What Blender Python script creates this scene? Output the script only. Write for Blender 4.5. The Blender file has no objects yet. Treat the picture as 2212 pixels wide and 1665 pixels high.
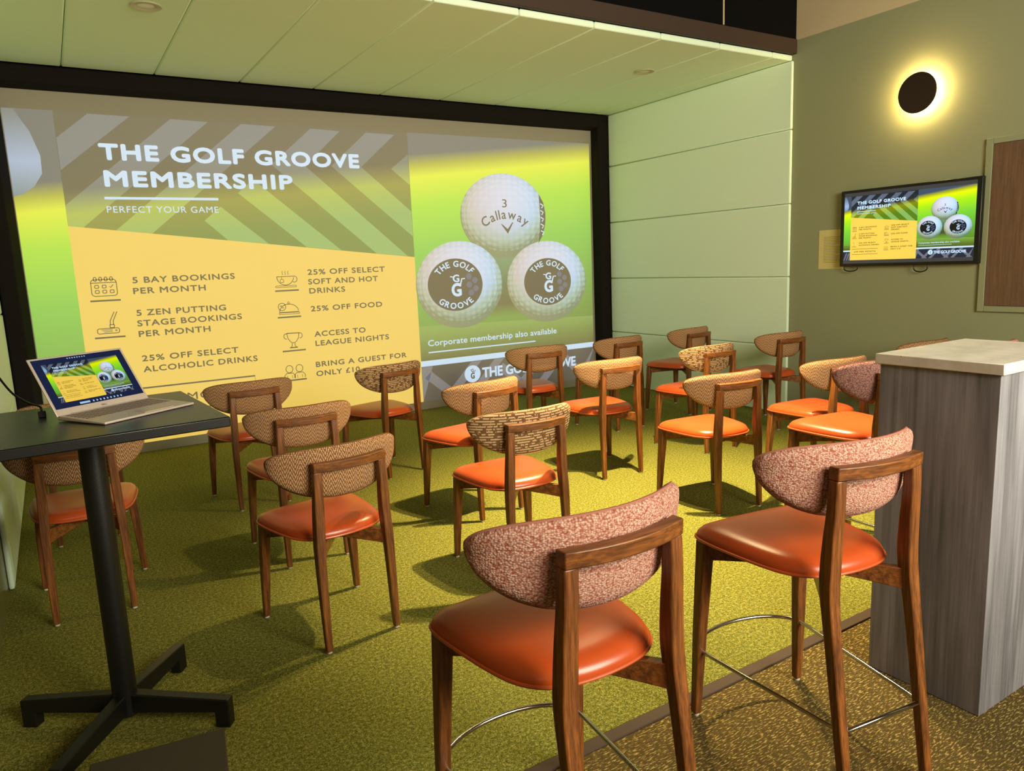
import bpy, bmesh, math, random
from mathutils import Vector, Matrix
random.seed(7)
S = bpy.context.scene
COL = S.collection
PI = math.pi

# ---------------------------------------------------------------- camera, world, lights, exposure
def set_camera():
    yaw, pit, rol = 0.554115, -0.163674, -0.042103
    f = Vector((math.sin(yaw)*math.cos(pit), math.cos(yaw)*math.cos(pit), math.sin(pit)))
    r0 = f.cross(Vector((0, 0, 1))).normalized(); u0 = r0.cross(f)
    R = math.cos(rol)*r0 + math.sin(rol)*u0
    U = -math.sin(rol)*r0 + math.cos(rol)*u0
    cd = bpy.data.cameras.new('camera'); co = bpy.data.objects.new('camera', cd); COL.objects.link(co)
    m = Matrix.Identity(4)
    for i in range(3):
        m[i][0] = R[i]; m[i][1] = U[i]; m[i][2] = -f[i]
    m[0][3], m[1][3], m[2][3] = -5.742, -6.9266, 1.4984
    co.matrix_world = m
    cd.sensor_fit = 'HORIZONTAL'; cd.sensor_width = 36; cd.lens = 25.836; cd.clip_start = 0.02
    S.camera = co
set_camera()
W = bpy.data.worlds.new('world'); S.world = W; W.use_nodes = True
W.node_tree.nodes['Background'].inputs[0].default_value = (1.0, 0.82, 0.5, 1)
W.node_tree.nodes['Background'].inputs[1].default_value = 0.13
S.view_settings.view_transform = 'Standard'; S.view_settings.look = 'None'
S.view_settings.exposure = 0.0; S.view_settings.gamma = 1.0
try: S.view_settings.use_curve_mapping = False
except Exception: pass
S.cycles.use_denoising = True
S.cycles.max_bounces = 8; S.cycles.diffuse_bounces = 6

def lamp(name, kind, loc, energy, color, target=None, **kw):
    d = bpy.data.lights.new(name, kind); d.energy = energy; d.color = color
    for k, v in kw.items(): setattr(d, k, v)
    o = bpy.data.objects.new(name, d); COL.objects.link(o); o.location = loc
    if target:
        o.rotation_euler = (Vector(target)-Vector(loc)).to_track_quat('-Z', 'Y').to_euler()
    return o
WARM = (1.0, 0.76, 0.37)
# ceiling spotlights just in front of the bay (above the frame)
lamp('track_spotlight', 'SPOT', (-2.62, -3.78, 3.12), 1750, WARM, (-2.75, -3.85, 0), spot_size=math.radians(84), spot_blend=1.0, shadow_soft_size=0.035)
lamp('track_spotlight', 'SPOT', (-2.92, -3.72, 3.12), 260, WARM, (-3.1, -3.8, 0), spot_size=math.radians(104), spot_blend=1.0, shadow_soft_size=0.035)
# one added fill, then one warm lamp of the room, both behind the camera
lamp('room_and_fill_light', 'AREA', (-3.2, -8.9, 2.5), 250, (0.95, 0.94, 0.74), (-2.9, -1.0, 3.2), shape='DISK', size=2.2, spread=math.radians(140))  # added soft fill that brightens the padded panels and bay ceiling
lamp('room_and_fill_light', 'AREA', (-4.4, -8.7, 2.8), 88, (1.0, 0.76, 0.60), (-3.6, -5.5, 0.7), shape='DISK', size=1.2)

# ---------------------------------------------------------------- materials
def srgb(r, g, b):
    def f(c):
        c /= 255.0
        return c/12.92 if c <= 0.04045 else ((c+0.055)/1.055)**2.4
    return (f(r), f(g), f(b), 1)

class NT:
    def __init__(s, name):
        s.m = bpy.data.materials.new(name); s.m.use_nodes = True
        s.t = s.m.node_tree; s.n = s.t.nodes
        s.p = s.n['Principled BSDF']; s.out = s.n['Material Output']
    def add(s, kind, **kw):
        n = s.n.new(kind)
        for k, v in kw.items():
            if k == 'i':
                for a, b in v.items():
                    if isinstance(b, bpy.types.NodeSocket): s.t.links.new(b, n.inputs[a])
                    else: n.inputs[a].default_value = b
            else: setattr(n, k, v)
        return n
    def link(s, a, b): s.t.links.new(a, b)
    def math(s, op, a, b=0.0, c=0.0):
        n = s.n.new('ShaderNodeMath'); n.operation = op
        for i, v in enumerate((a, b, c)):
            if isinstance(v, bpy.types.NodeSocket): s.t.links.new(v, n.inputs[i])
            else: n.inputs[i].default_value = v
        return n.outputs[0]
    def mix(s, fac, a, b):
        n = s.n.new('ShaderNodeMix'); n.data_type = 'RGBA'
        for i, v in ((0, fac), (6, a), (7, b)):
            if isinstance(v, bpy.types.NodeSocket): s.t.links.new(v, n.inputs[i])
            else: n.inputs[i].default_value = v
        return n.outputs[2]
    def ramp(s, fac, stops):
        n = s.n.new('ShaderNodeValToRGB'); s.t.links.new(fac, n.inputs[0])
        e = n.color_ramp.elements
        while len(e) < len(stops): e.new(0.5)
        for k, (p, c) in enumerate(stops):
            e[k].position = p; e[k].color = c
        return n.outputs[0]
    def coords(s, kind='Object', scale=(1, 1, 1), rot=(0, 0, 0)):
        t = s.n.new('ShaderNodeTexCoord'); m = s.n.new('ShaderNodeMapping')
        m.inputs['Scale'].default_value = scale; m.inputs['Rotation'].default_value = rot
        s.t.links.new(t.outputs[kind], m.inputs[0]); return m.outputs[0]
    def uv(s, name=None):
        u = s.n.new('ShaderNodeUVMap')
        if name: u.uv_map = name
        sp = s.n.new('ShaderNodeSeparateXYZ'); s.t.links.new(u.outputs[0], sp.inputs[0])
        return sp.outputs[0], sp.outputs[1], u.outputs[0]
    def noise(s, vec, scale, detail=2.0, rough=0.5):
        n = s.n.new('ShaderNodeTexNoise'); n.inputs['Scale'].default_value = scale
        n.inputs['Detail'].default_value = detail; n.inputs['Roughness'].default_value = rough
        s.t.links.new(vec, n.inputs['Vector']); return n.outputs[0]
    def bump(s, h, strength=0.3, dist=0.01):
        b = s.n.new('ShaderNodeBump'); b.inputs['Strength'].default_value = strength
        b.inputs['Distance'].default_value = dist
        s.t.links.new(h, b.inputs['Height']); s.t.links.new(b.outputs[0], s.p.inputs['Normal'])
    def base(s, c, rough=0.5, metal=0.0, spec=0.5):
        if isinstance(c, bpy.types.NodeSocket): s.t.links.new(c, s.p.inputs['Base Color'])
        else: s.p.inputs['Base Color'].default_value = c
        s.p.inputs['Roughness'].default_value = rough; s.p.inputs['Metallic'].default_value = metal
        s.p.inputs['Specular IOR Level'].default_value = spec
        return s

def plain(name, rgb, rough=0.5, metal=0.0, spec=0.5, bump=None):
    n = NT(name); c = srgb(*rgb)
    v = n.coords('Object')
    k = n.noise(v, bump[0] if bump else 40, 3)
    dark = tuple(x*0.86 for x in c[:3]) + (1,)
    n.base(n.mix(k, dark, c), rough, metal, spec)
    if bump: n.bump(k, bump[1], 0.004)
    return n.m

def wood_mat(name, a, b, axis='Z', rough=0.42):
    n = NT(name)
    sc = {'Z': (38, 38, 2.2), 'X': (2.2, 38, 38), 'Y': (38, 2.2, 38)}[axis]
    v = n.coords('Object', sc)
    k = n.noise(v, 1.6, 5, 0.62)
    v2 = n.coords('Object', tuple(x*3 for x in sc))
    k2 = n.noise(v2, 2.0, 2, 0.6)
    f = n.math('MULTIPLY_ADD', k2, 0.35, n.math('MULTIPLY', k, 0.75))
    col = n.ramp(f, [(0.30, srgb(*a)), (0.50, srgb(*[(x+y)/2 for x, y in zip(a, b)])), (0.72, srgb(*b))])
    n.base(col, rough); n.bump(f, 0.18, 0.002)
    return n.m

M = {}
M['wood'] = wood_mat('walnut_wood', (48, 24, 8), (148, 88, 38), 'Z')
M['wood_x'] = wood_mat('walnut_wood_cross', (48, 24, 8), (148, 88, 38), 'X')
M['glide'] = plain('pale_plastic', (205, 200, 190), 0.5)
M['chrome'] = plain('chrome', (205, 200, 190), 0.16, 1.0)
M['black_metal'] = plain('black_powder_coat', (13, 12, 12), 0.42, 0.0, 0.5, (300, 0.1))
M['black_top'] = plain('black_laminate', (22, 21, 21), 0.33, 0.0, 0.5, (220, 0.06))
M['black_plastic'] = plain('black_plastic', (14, 13, 13), 0.35)
M['frame_cloth'] = plain('black_cloth', (22, 16, 13), 0.9, 0, 0.2, (400, 0.2))
M['void'] = plain('matt_black_paint', (9, 8, 8), 0.95, 0, 0.1)
M['beam'] = plain('dark_brown_board', (62, 46, 36), 0.7, 0, 0.3, (60, 0.1))
M['pad'] = plain('padded_cream_fabric', (230, 247, 220), 0.95, 0, 0.15, (420, 0.12))
M['paint'] = plain('sage_paint', (150, 152, 118), 0.75, 0, 0.3, (260, 0.1))
M['cream'] = plain('cream_paint', (205, 186, 150), 0.85, 0, 0.25, (200, 0.06))
M['left_paint'] = plain('olive_gloss_paint', (120, 112, 66), 0.25, 0, 0.5, (6, 0.05))
M['paper'] = plain('paper', (214, 198, 128), 0.8)
M['print'] = plain('faint_print', (160, 148, 92), 0.8)
M['lens'] = plain('frosted_lens', (230, 225, 200), 0.4)
M['rim'] = plain('white_trim_ring', (190, 185, 150), 0.5)
M['bronze'] = plain('dark_bronze', (46, 30, 20), 0.55, 0.0, 0.4)
M['alu'] = plain('rose_grey_aluminium', (206, 190, 176), 0.42, 0.3)
M['key'] = plain('dark_key', (120, 104, 92), 0.5)
M['slab'] = plain('dark_grey_board', (52, 46, 34), 0.55, 0, 0.4, (90, 0.08))

def mat_leather():
    n = NT('orange_leatherette'); v = n.coords('Object')
    k = n.noise(v, 9, 3); k2 = n.noise(v, 420, 2)
    n.base(n.mix(k, srgb(168, 66, 26), srgb(186, 78, 32)), 0.30, 0, 0.5); n.bump(k2, 0.06, 0.002)
    return n.m
M['leather'] = mat_leather()
M['piping'] = plain('orange_piping', (190, 84, 40), 0.35)

def mat_zigzag():
    n = NT('zigzag_fabric'); u, v, _ = n.uv()
    tri = n.math('PINGPONG', u, 0.018)
    d = n.math('ADD', v, n.math('MULTIPLY', tri, 2.5))
    band = n.math('FRACT', n.math('MULTIPLY', d, 48.0))
    b = n.math('GREATER_THAN', band, 0.45)
    du = n.math('FRACT', n.math('MULTIPLY', u, 150.0)); dv = n.math('FRACT', n.math('MULTIPLY', v, 150.0))
    dot = n.math('MULTIPLY', n.math('LESS_THAN', n.math('ABSOLUTE', n.math('SUBTRACT', du, 0.5)), 0.3),
                 n.math('LESS_THAN', n.math('ABSOLUTE', n.math('SUBTRACT', dv, 0.5)), 0.3))
    k = n.noise(n.coords('Object'), 14, 2)
    f = n.math('MULTIPLY', b, n.math('MULTIPLY_ADD', dot, 0.75, 0.25))
    n.base(n.mix(f, n.mix(k, srgb(104, 66, 38), srgb(120, 78, 46)), srgb(220, 178, 134)), 0.9, 0, 0.2)
    n.bump(f, 0.3, 0.002)
    return n.m
def mat_maze():
    n = NT('maze_dash_fabric'); u, v, _ = n.uv()
    row = n.math('FLOOR', n.math('MULTIPLY', v, 80.0))
    fr = n.math('FRACT', n.math('MULTIPLY', v, 80.0))
    cmb = n.add('ShaderNodeCombineXYZ', i={0: n.math('MULTIPLY', u, 26.0), 1: n.math('MULTIPLY', row, 3.7)})
    k = n.noise(cmb.outputs[0], 1.6, 1)
    dash = n.math('MULTIPLY', n.math('GREATER_THAN', k, 0.44), n.math('LESS_THAN', fr, 0.5))
    cm2 = n.add('ShaderNodeCombineXYZ', i={0: n.math('MULTIPLY', u, 60.0), 1: n.math('MULTIPLY', v, 60.0)})
    link = n.math('GREATER_THAN', n.noise(cm2.outputs[0], 2.2, 1), 0.66)
    f = n.math('MAXIMUM', dash, link)
    n.base(n.mix(f, srgb(104, 74, 46), srgb(190, 156, 116)), 0.9, 0, 0.2); n.bump(f, 0.25, 0.002)
    return n.m
def mat_weave(name, a, b):
    n = NT(name); u, v, _ = n.uv()
    cmb = n.add('ShaderNodeCombineXYZ', i={0: n.math('MULTIPLY', u, 190.0), 1: n.math('MULTIPLY', v, 260.0)})
    vo = n.add('ShaderNodeTexVoronoi', i={'Vector': cmb.outputs[0], 'Scale': 1.0, 'Randomness': 0.75})
    k = n.noise(cmb.outputs[0], 0.55, 2)
    f = n.math('SUBTRACT', 1.0, n.math('MULTIPLY', vo.outputs['Distance'], 1.25))
    g = n.math('MULTIPLY', f, n.math('MULTIPLY_ADD', k, 1.1, 0.15))
    n.base(n.mix(g, srgb(*a), srgb(*b)), 0.95, 0, 0.15); n.bump(f, 0.5, 0.003)
    return n.m
M['zigzag'] = mat_zigzag(); M['maze'] = mat_maze()
M['weave'] = mat_weave('mauve_tweed', (140, 76, 58), (236, 210, 192))
M['weave_dark'] = mat_weave('plum_tweed', (100, 56, 50), (200, 160, 150))

def mat_turf():
    n = NT('artificial_turf'); v = n.coords('Object')
    k = n.noise(v, 190, 4, 0.75); k2 = n.noise(v, 75, 2, 0.6); k3 = n.noise(v, 3.2, 3)
    f = n.math('ADD', n.math('MULTIPLY', k, 0.7), n.math('MULTIPLY', k2, 0.3))
    c = n.ramp(f, [(0.37, srgb(40, 46, 10)), (0.5, srgb(122, 122, 46)), (0.63, srgb(206, 196, 112))])
    c2 = n.mix(n.math('MULTIPLY', k3, 0.35), c, srgb(96, 110, 24))
    n.base(c2, 0.9, 0, 0.15); n.bump(f, 0.9, 0.012)
    return n.m
def mat_carpet():
    n = NT('brown_fleck_carpet')
    v = n.coords('Object', (36, 150, 1), (0, 0, 0.12)); k = n.noise(v, 1.4, 2, 0.6)
    v2 = n.coords('Object', (300, 300, 1)); k2 = n.noise(v2, 1.0, 2)
    c = n.ramp(k, [(0.44, srgb(74, 60, 28)), (0.56, srgb(96, 80, 40)), (0.63, srgb(176, 152, 88))])
    n.base(n.mix(n.math('MULTIPLY', k2, 0.5), c, srgb(60, 50, 26)), 0.95, 0, 0.15); n.bump(k2, 0.5, 0.004)
    return n.m
def mat_greywood():
    n = NT('grey_wood_laminate')
    v = n.coords('Object', (9, 9, 0.9)); k = n.noise(v, 1.3, 5, 0.6)
    v2 = n.coords('Object', (70, 70, 1.6)); k2 = n.noise(v2, 1.2, 3, 0.6)
    f = n.math('ADD', n.math('MULTIPLY', k, 0.65), n.math('MULTIPLY', k2, 0.35))
    c = n.ramp(f, [(0.34, srgb(78, 77, 80)), (0.5, srgb(116, 113, 118)), (0.66, srgb(144, 141, 148))])
    n.base(c, 0.55); n.bump(f, 0.12, 0.003)
    return n.m
def mat_concrete():
    n = NT('pale_concrete_top'); v = n.coords('Object')
    k = n.noise(v, 7, 5, 0.65); k2 = n.noise(v, 60, 2)
    pits = n.math('LESS_THAN', k2, 0.3)
    c = n.ramp(k, [(0.35, srgb(186, 178, 164)), (0.65, srgb(214, 206, 194))])
    n.base(n.mix(n.math('MULTIPLY', pits, 0.5), c, srgb(120, 112, 100)), 0.42)
    return n.m
M['turf'] = mat_turf(); M['carpet'] = mat_carpet(); M['greywood'] = mat_greywood(); M['concrete'] = mat_concrete()
M['panelwood'] = wood_mat('red_brown_veneer', (88, 64, 46), (120, 90, 68), 'Z', 0.5)
def glow(name, rgb, st):
    n = NT(name); e = n.add('ShaderNodeEmission', i={0: srgb(*rgb), 1: st}); n.link(e.outputs[0], n.out.inputs[0]); return n.m
M['led'] = glow('warm_led', (255, 218, 140), 210.0)

# ---------------------------------------------------------------- mesh helpers
def new_bm(): return bmesh.new()
def link_obj(name, bm, mats, parent=None, smooth=True, bevel=0.0, seg=2, subsurf=0, angle=40):
    me = bpy.data.meshes.new(name); bmesh.ops.recalc_face_normals(bm, faces=bm.faces[:])
    bm.to_mesh(me); bm.free()
    for m in (mats if isinstance(mats, (list, tuple)) else [mats]): me.materials.append(m)
    o = bpy.data.objects.new(name, me); COL.objects.link(o)
    if parent: o.parent = parent
    if smooth:
        for p in me.polygons: p.use_smooth = True
    if bevel:
        b = o.modifiers.new('bevel', 'BEVEL'); b.width = bevel; b.segments = seg; b.limit_method = 'ANGLE'; b.angle_limit = math.radians(35)
        b.harden_normals = False
    if subsurf:
        s = o.modifiers.new('sub', 'SUBSURF'); s.levels = subsurf; s.render_levels = subsurf
    if smooth and not subsurf:
        try: me.set_sharp_from_angle(angle=math.radians(angle))
        except Exception: pass
    return o
def box(bm, x0, x1, y0, y1, z0, z1):
    v = [bm.verts.new(p) for p in ((x0, y0, z0), (x1, y0, z0), (x1, y1, z0), (x0, y1, z0), (x0, y0, z1), (x1, y0, z1), (x1, y1, z1), (x0, y1, z1))]
    for f in ((3, 2, 1, 0), (4, 5, 6, 7), (0, 1, 5, 4), (1, 2, 6, 5), (2, 3, 7, 6), (3, 0, 4, 7)): bm.faces.new([v[i] for i in f])
def loft(bm, rings, cap=True, closed=True):
    R = [[bm.verts.new(p) for p in r] for r in rings]
    n = len(R[0])
    for a, b in zip(R, R[1:]):
        for i in range(n if closed else n-1):
            bm.faces.new((a[i], a[(i+1) % n], b[(i+1) % n], b[i]))
    if cap:
        bm.faces.new(R[0][::-1]); bm.faces.new(R[-1])
    return R
def sect_bar(bm, pts, sizes, up=(0, 1, 0)):
    """square-section bar along pts; sizes = (w, d) per point; section axes fixed in X and Y"""
    rings = []
    for p, (w, d) in zip(pts, sizes):
        rings.append([(p[0]-w/2, p[1]-d/2, p[2]), (p[0]+w/2, p[1]-d/2, p[2]), (p[0]+w/2, p[1]+d/2, p[2]), (p[0]-w/2, p[1]+d/2, p[2])])
    loft(bm, rings)
def tube(bm, pts, r, seg=10, closed=False):
    pts = [Vector(p) for p in pts]; rings = []
    n = len(pts); ref = Vector((0, 0, 1))
    for i, p in enumerate(pts):
        a = pts[(i-1) % n] if (closed or i > 0) else p
        b = pts[(i+1) % n] if (closed or i < n-1) else p
        t = (b-a).normalized()
        s = t.cross(ref)
        if s.length < 1e-3: s = t.cross(Vector((1, 0, 0)))
        s.normalize(); u = s.cross(t)
        rings.append([p + (s*math.cos(k*2*PI/seg)+u*math.sin(k*2*PI/seg))*r for k in range(seg)])
    if closed:
        R = [[bm.verts.new(q) for q in ring] for ring in rings]
        for a, b in zip(R, R[1:]+R[:1]):
            for i in range(seg): bm.faces.new((a[i], a[(i+1) % seg], b[(i+1) % seg], b[i]))
    else: loft(bm, rings)
def lathe(bm, prof, seg=32, at=(0, 0, 0), axis='Z'):
    rings = []
    for r, h in prof:
        ring = []
        for k in range(seg):
            a = 2*PI*k/seg; x, y = r*math.cos(a), r*math.sin(a)
            p = (x, y, h) if axis == 'Z' else (h, x, y)
            ring.append((p[0]+at[0], p[1]+at[1], p[2]+at[2]))
        rings.append(ring)
    loft(bm, rings)
def smooth_path(pts, n=8, closed=False):
    P = [Vector(p) for p in pts]; out = []; m = len(P)
    for i in range(m if closed else m-1):
        p0 = P[(i-1) % m] if closed or i > 0 else P[i]
        p1, p2 = P[i], P[(i+1) % m]
        p3 = P[(i+2) % m] if closed or i < m-2 else p2
        for k in range(n):
            t = k/n
            out.append(0.5*((2*p1)+(p2-p0)*t+(2*p0-5*p1+4*p2-p3)*t*t+(3*p1-p0-3*p2+p3)*t**3))
    if not closed: out.append(P[-1])
    return out
def tag(o, label, cat, group=None, kind=None):
    o['label'] = label; o['category'] = cat
    if group: o['group'] = group
    if kind: o['kind'] = kind
    return o
def thing(name, label, cat, loc=(0, 0, 0), rz=0.0, group=None):
    o = bpy.data.objects.new(name, None); COL.objects.link(o); o.location = loc; o.rotation_euler = (0, 0, rz)
    o.empty_display_size = 0.1
    return tag(o, label, cat, group)
def struct(name, bm, m, **kw):
    o = link_obj(name, bm, m, **kw); o['kind'] = 'structure'; return o
def copy_tree(o, parent=None):
    c = o.copy(); COL.objects.link(c)
    if parent: c.parent = parent
    for ch in list(o.children): copy_tree(ch, c)
    return c

# ---------------------------------------------------------------- room shell
XL, XR, YB = -6.085, 0.03, -9.4
b = new_bm(); box(b, XL-0.1, XR+0.1, YB, -5.262, -0.12, 0.0); o = struct('floor', b, M['carpet'], smooth=False)
b = new_bm(); box(b, XL-0.1, XR+0.1, -5.25, 0.35, -0.12, -0.006); struct('floor_bay', b, M['void'], smooth=False)
b = new_bm()
box(b, XL, XR, -5.236, 0.149, -0.006, 0.0)
o = link_obj('artificial_turf', b, M['turf'], smooth=False); tag(o, 'green artificial turf covering the floor of the simulator bay', 'turf', None, 'stuff')
b = new_bm(); box(b, XL, XR, -5.285, -5.236, -0.004, 0.007)
o = struct('trim_1', b, M['beam'], bevel=0.004)
b = new_bm(); box(b, XR, XR+0.12, YB, 0.35, -0.1, 3.312); struct('wall_right', b, M['paint'], smooth=False)
b = new_bm(); box(b, XR, XR+0.12, YB, 0.35, 3.312, 4.9); struct('wall_right_upper', b, M['cream'], smooth=False)
b = new_bm(); box(b, XL-0.12, XL, YB, 0.35, -0.1, 4.9); struct('wall_left', b, M['left_paint'], smooth=False)
b = new_bm(); box(b, XL-0.12, XR+0.12, 0.2, 0.35, -0.1, 4.9); struct('wall_front', b, M['void'], smooth=False)
b = new_bm(); box(b, XL-0.12, XR+0.12, YB-0.12, YB, -0.1, 4.9); struct('wall_back', b, M['paint'], smooth=False)
b = new_bm(); box(b, XL-0.12, XR+0.12, YB-0.12, 0.35, 4.9, 5.0); struct('ceiling', b, M['void'], smooth=False)
# black fascia over the bay with its brown lower edge
b = new_bm(); box(b, XL, XR, -2.50, 0.2, 3.205, 3.31); struct('ceiling_bay', b, M['void'], smooth=False)
b = new_bm(); box(b, XL, XR-0.002, -2.545, -2.50, 3.198, 3.318); struct('trim_2', b, M['beam'], bevel=0.004)
b = new_bm(); box(b, XL, XR, -2.53, -2.42, 3.318, 4.9); struct('wall_fascia', b, M['void'], smooth=False)
b = new_bm(); box(b, -0.885, -0.873, -2.536, -2.53, 3.325, 4.9); struct('trim_3', b, M['cream'], smooth=False)

# padded panels
def pad(name, x0, x1, y0, y1, z0, z1, label, group):
    b = new_bm(); g = 0.0018
    ax = [(x0, x1), (y0, y1), (z0, z1)]
    ax = [(p+g, q-g) if (q-p) > 0.2 else (p, q) for p, q in ax]
    box(b, *ax[0], *ax[1], *ax[2])
    o = link_obj(name, b, M['pad'], bevel=0.012, seg=3, angle=70); tag(o, label, 'panel', group); return o
ORD = ['lowest', 'second from the floor', 'middle', 'second from the top', 'topmost']
zs = [0.0, 0.6397, 1.2784, 1.9304, 2.5723, 3.149]
for i in range(5):
    pad('padded_panel', 0.0, 0.029, -2.52, -0.001, zs[i], zs[i+1], f'pale padded wall panel right of the screen, {ORD[i]} of five', 'padded panels on the right wall')
for i in range(2):
    pad('padded_panel', XL+0.001, -6.058, -2.655, -0.001, zs[i], zs[i+1], ('pale padded panel on the left wall standing on the turf', 'pale padded panel on the left wall above the floor panel')[i], 'padded panels on the left wall')
b = new_bm(); box(b, XL, -6.06, -2.655, -0.001, 1.2804, 3.149); struct('wall_left_padding', b, M['pad'], bevel=0.012)
xs = [-6.06, -5.4428, -4.786, -4.1115, -3.4624, -2.8162, -2.1735, -1.5247, -0.8758, -0.2332, 0.03]
CN = ['first', 'second', 'third', 'fourth', 'fifth', 'sixth', 'seventh', 'eighth', 'ninth', 'tenth']
for i in range(10):
    lab = f'pale padded ceiling panel over the bay, {CN[i]} from the left wall' if i < 9 else 'narrow padded ceiling strip along the right wall'
    pad('ceiling_panel', xs[i], xs[i+1], -2.5, -0.001, 3.1505, 3.198, lab, 'padded ceiling panels over the bay')
for nm, (x, y) in (('ceiling_downlight', (-0.98, -1.707)), ('ceiling_downlight', (-5.02, -1.692))):
    t = thing(nm, 'small round recessed downlight in padded ceiling near the right wall' if x > -2 else 'small round recessed downlight in padded ceiling above the screen title', 'light', (x, y, 3.15), 0, 'recessed downlights')
    b = new_bm(); lathe(b, [(0.05, 0.004), (0.088, 0.002), (0.092, -0.003), (0.088, -0.008), (0.056, -0.006), (0.05, -0.001)], 40); link_obj('trim_ring', b, M['rim'], t)
    b = new_bm(); lathe(b, [(0.049, 0.002), (0.049, -0.002), (0.03, -0.005)], 32); link_obj('lens', b, M['lens'], t)

# ---------------------------------------------------------------- the slide (shown on the screen, the TV and the laptop)
GLYPH = {}
def text_mesh(body, bold=0.0, spacing=1.0):
    key = (body, bold, spacing)
    if key in GLYPH: return GLYPH[key]
    cu = bpy.data.curves.new('t', 'FONT'); cu.body = body; cu.size = 1.0; cu.offset = bold; cu.space_character = spacing
    cu.resolution_u = 4; cu.fill_mode = 'FRONT'
    ob = bpy.data.objects.new('t', cu); COL.objects.link(ob)
    dg = bpy.context.evaluated_depsgraph_get()
    me = bpy.data.meshes.new_from_object(ob.evaluated_get(dg))
    vs = [(v.co.x, v.co.y) for v in me.vertices]; fs = [tuple(p.vertices) for p in me.polygons]
    bpy.data.objects.remove(ob); bpy.data.curves.remove(cu); bpy.data.meshes.remove(me)
    GLYPH[key] = (vs, fs); return vs, fs
CAP = max(v[1] for v in text_mesh('H')[0])
SH = []      # (verts2d, faces, material key, layer, local uv frame)
def poly(pts, mat, layer, loc=None): SH.append(([tuple(p) for p in pts], [tuple(range(len(pts)))], mat, layer, loc))
def rect(x0, x1, z0, z1, mat, layer): poly([(x0, z0), (x1, z0), (x1, z1), (x0, z1)], mat, layer)
def stamps(d):
    return [(0, 0)]+[(d*math.cos(k*PI/4), d*math.sin(k*PI/4)) for k in range(8)] if d else [(0, 0)]
def text(body, x0, x1, zb, cap, mat, layer=6, bold=0.012, spacing=1.12):
    vs, fs = text_mesh(body, 0.0, spacing)
    a = min(v[0] for v in vs); w = max(v[0] for v in vs)-a; d = bold*cap*1.25
    sx = (x1-x0-2*d)/w; sz = (cap-2*d)/CAP
    for i, (ox, oz) in enumerate(stamps(d)):
        SH.append(([(x0+d+(v[0]-a)*sx+ox, zb+d+v[1]*sz+oz) for v in vs], fs, mat, layer+i*0.02, None))
def arc_text(body, cx, cz, r, a0, a1, size, mat, layer, inward=False, bold=0.02, sx=1.0):
    wd = []
    for ch in body:
        if ch == ' ': wd.append(0.32); continue
        g = text_mesh(ch, 0.0)[0]; wd.append(max(v[0] for v in g)-min(v[0] for v in g)+0.13)
    tot = sum(wd)-(wd[0]+wd[-1])/2; run = -wd[0]/2
    for i, ch in enumerate(body):
        mid = run+wd[i]/2; run += wd[i]
        if ch == ' ': continue
        a = a0+(a1-a0)*mid/tot
        vs, fs = text_mesh(ch, 0.0); mx = (max(v[0] for v in vs)+min(v[0] for v in vs))/2
        rot = a-PI/2 if not inward else a+PI/2
        s = size/CAP; c, d = math.cos(rot), math.sin(rot)
        px, pz = cx+r*math.cos(a), cz+r*math.sin(a)
        for j, (ox, oz) in enumerate(stamps(bold*size*1.25)):
            SH.append(([(px+((v[0]-mx)*s*sx)*c-(v[1]*s)*d+ox, pz+((v[0]-mx)*s*sx)*d+(v[1]*s)*c+oz) for v in vs], fs, mat, layer+j*0.02, None))
def ell(cx, cz, rx, rz, n=64, a0=0.0, a1=2*PI): return [(cx+rx*math.cos(a0+(a1-a0)*k/n), cz+rz*math.sin(a0+(a1-a0)*k/n)) for k in range(n if a1-a0 > 6.28 else n+1)]
def stroke(pts, w, mat, layer=6, closed=False):
    P = [Vector(p) for p in pts]; n = len(P); L = []; R = []
    for i in range(n):
        a = P[(i-1) % n] if (closed or i > 0) else P[i]; c = P[(i+1) % n] if (closed or i < n-1) else P[i]
        t = (c-a); t = t.normalized() if t.length > 1e-9 else Vector((1, 0)); nn = Vector((-t.y, t.x))*w/2
        L.append(P[i]+nn); R.append(P[i]-nn)
    vs = [tuple(p) for p in L]+[tuple(p) for p in R]; fs = [(i, (i+1) % n, n+(i+1) % n, n+i) for i in range(n if closed else n-1)]
    SH.append((vs, fs, mat, layer, None))
SX0, SX1, SZ0, SZ1 = -5.876, -0.165, 0.085, 2.85
CL, CR = -5.536, -2.484
rect(SX0, SX1, SZ0, SZ1, 'bg', 0)
# blurred out-of-focus ball at the left edge
poly([(SX0, 2.845), (-5.80, 2.845), (-5.71, 2.68), (-5.66, 2.50), (-5.665, 2.36), (-5.73, 2.26), (-5.81, 2.20), (SX0, 2.18)], 'blur', 1)
# grass foreground band and foot strip
poly([(CR, 0.517), (SX1, 0.517), (SX1, 0.84), (CR, 0.89)], 'grass', 1)
rect(SX0, CL, 0.517, 0.75, 'grass', 1)
rect(SX0, SX1, 0.46, 0.52, 'white', 2); rect(SX0, SX1, SZ0, 0.46, 'navy', 2)
for k in range(-1, 9):
    x = -2.55+k*0.30
    q = [(x, SZ0), (x+0.13, SZ0), (x+0.50, 0.455), (x+0.37, 0.455)] if k % 3 else [(x+0.40, SZ0), (x+0.55, SZ0), (x+0.18, 0.40), (x+0.10, 0.335)]
    q = [(min(max(p[0], CR), SX1), p[1]) for p in q]
    if abs(q[0][0]-q[2][0]) > 0.02: poly(q, 'navy2', 3)
for x in (-5.86, -5.74, -5.62):
    poly([(x, SZ0), (x+0.06, SZ0), (min(x+0.2, CL), 0.4), (min(x+0.12, CL), 0.4)], 'navy2', 3)
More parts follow.
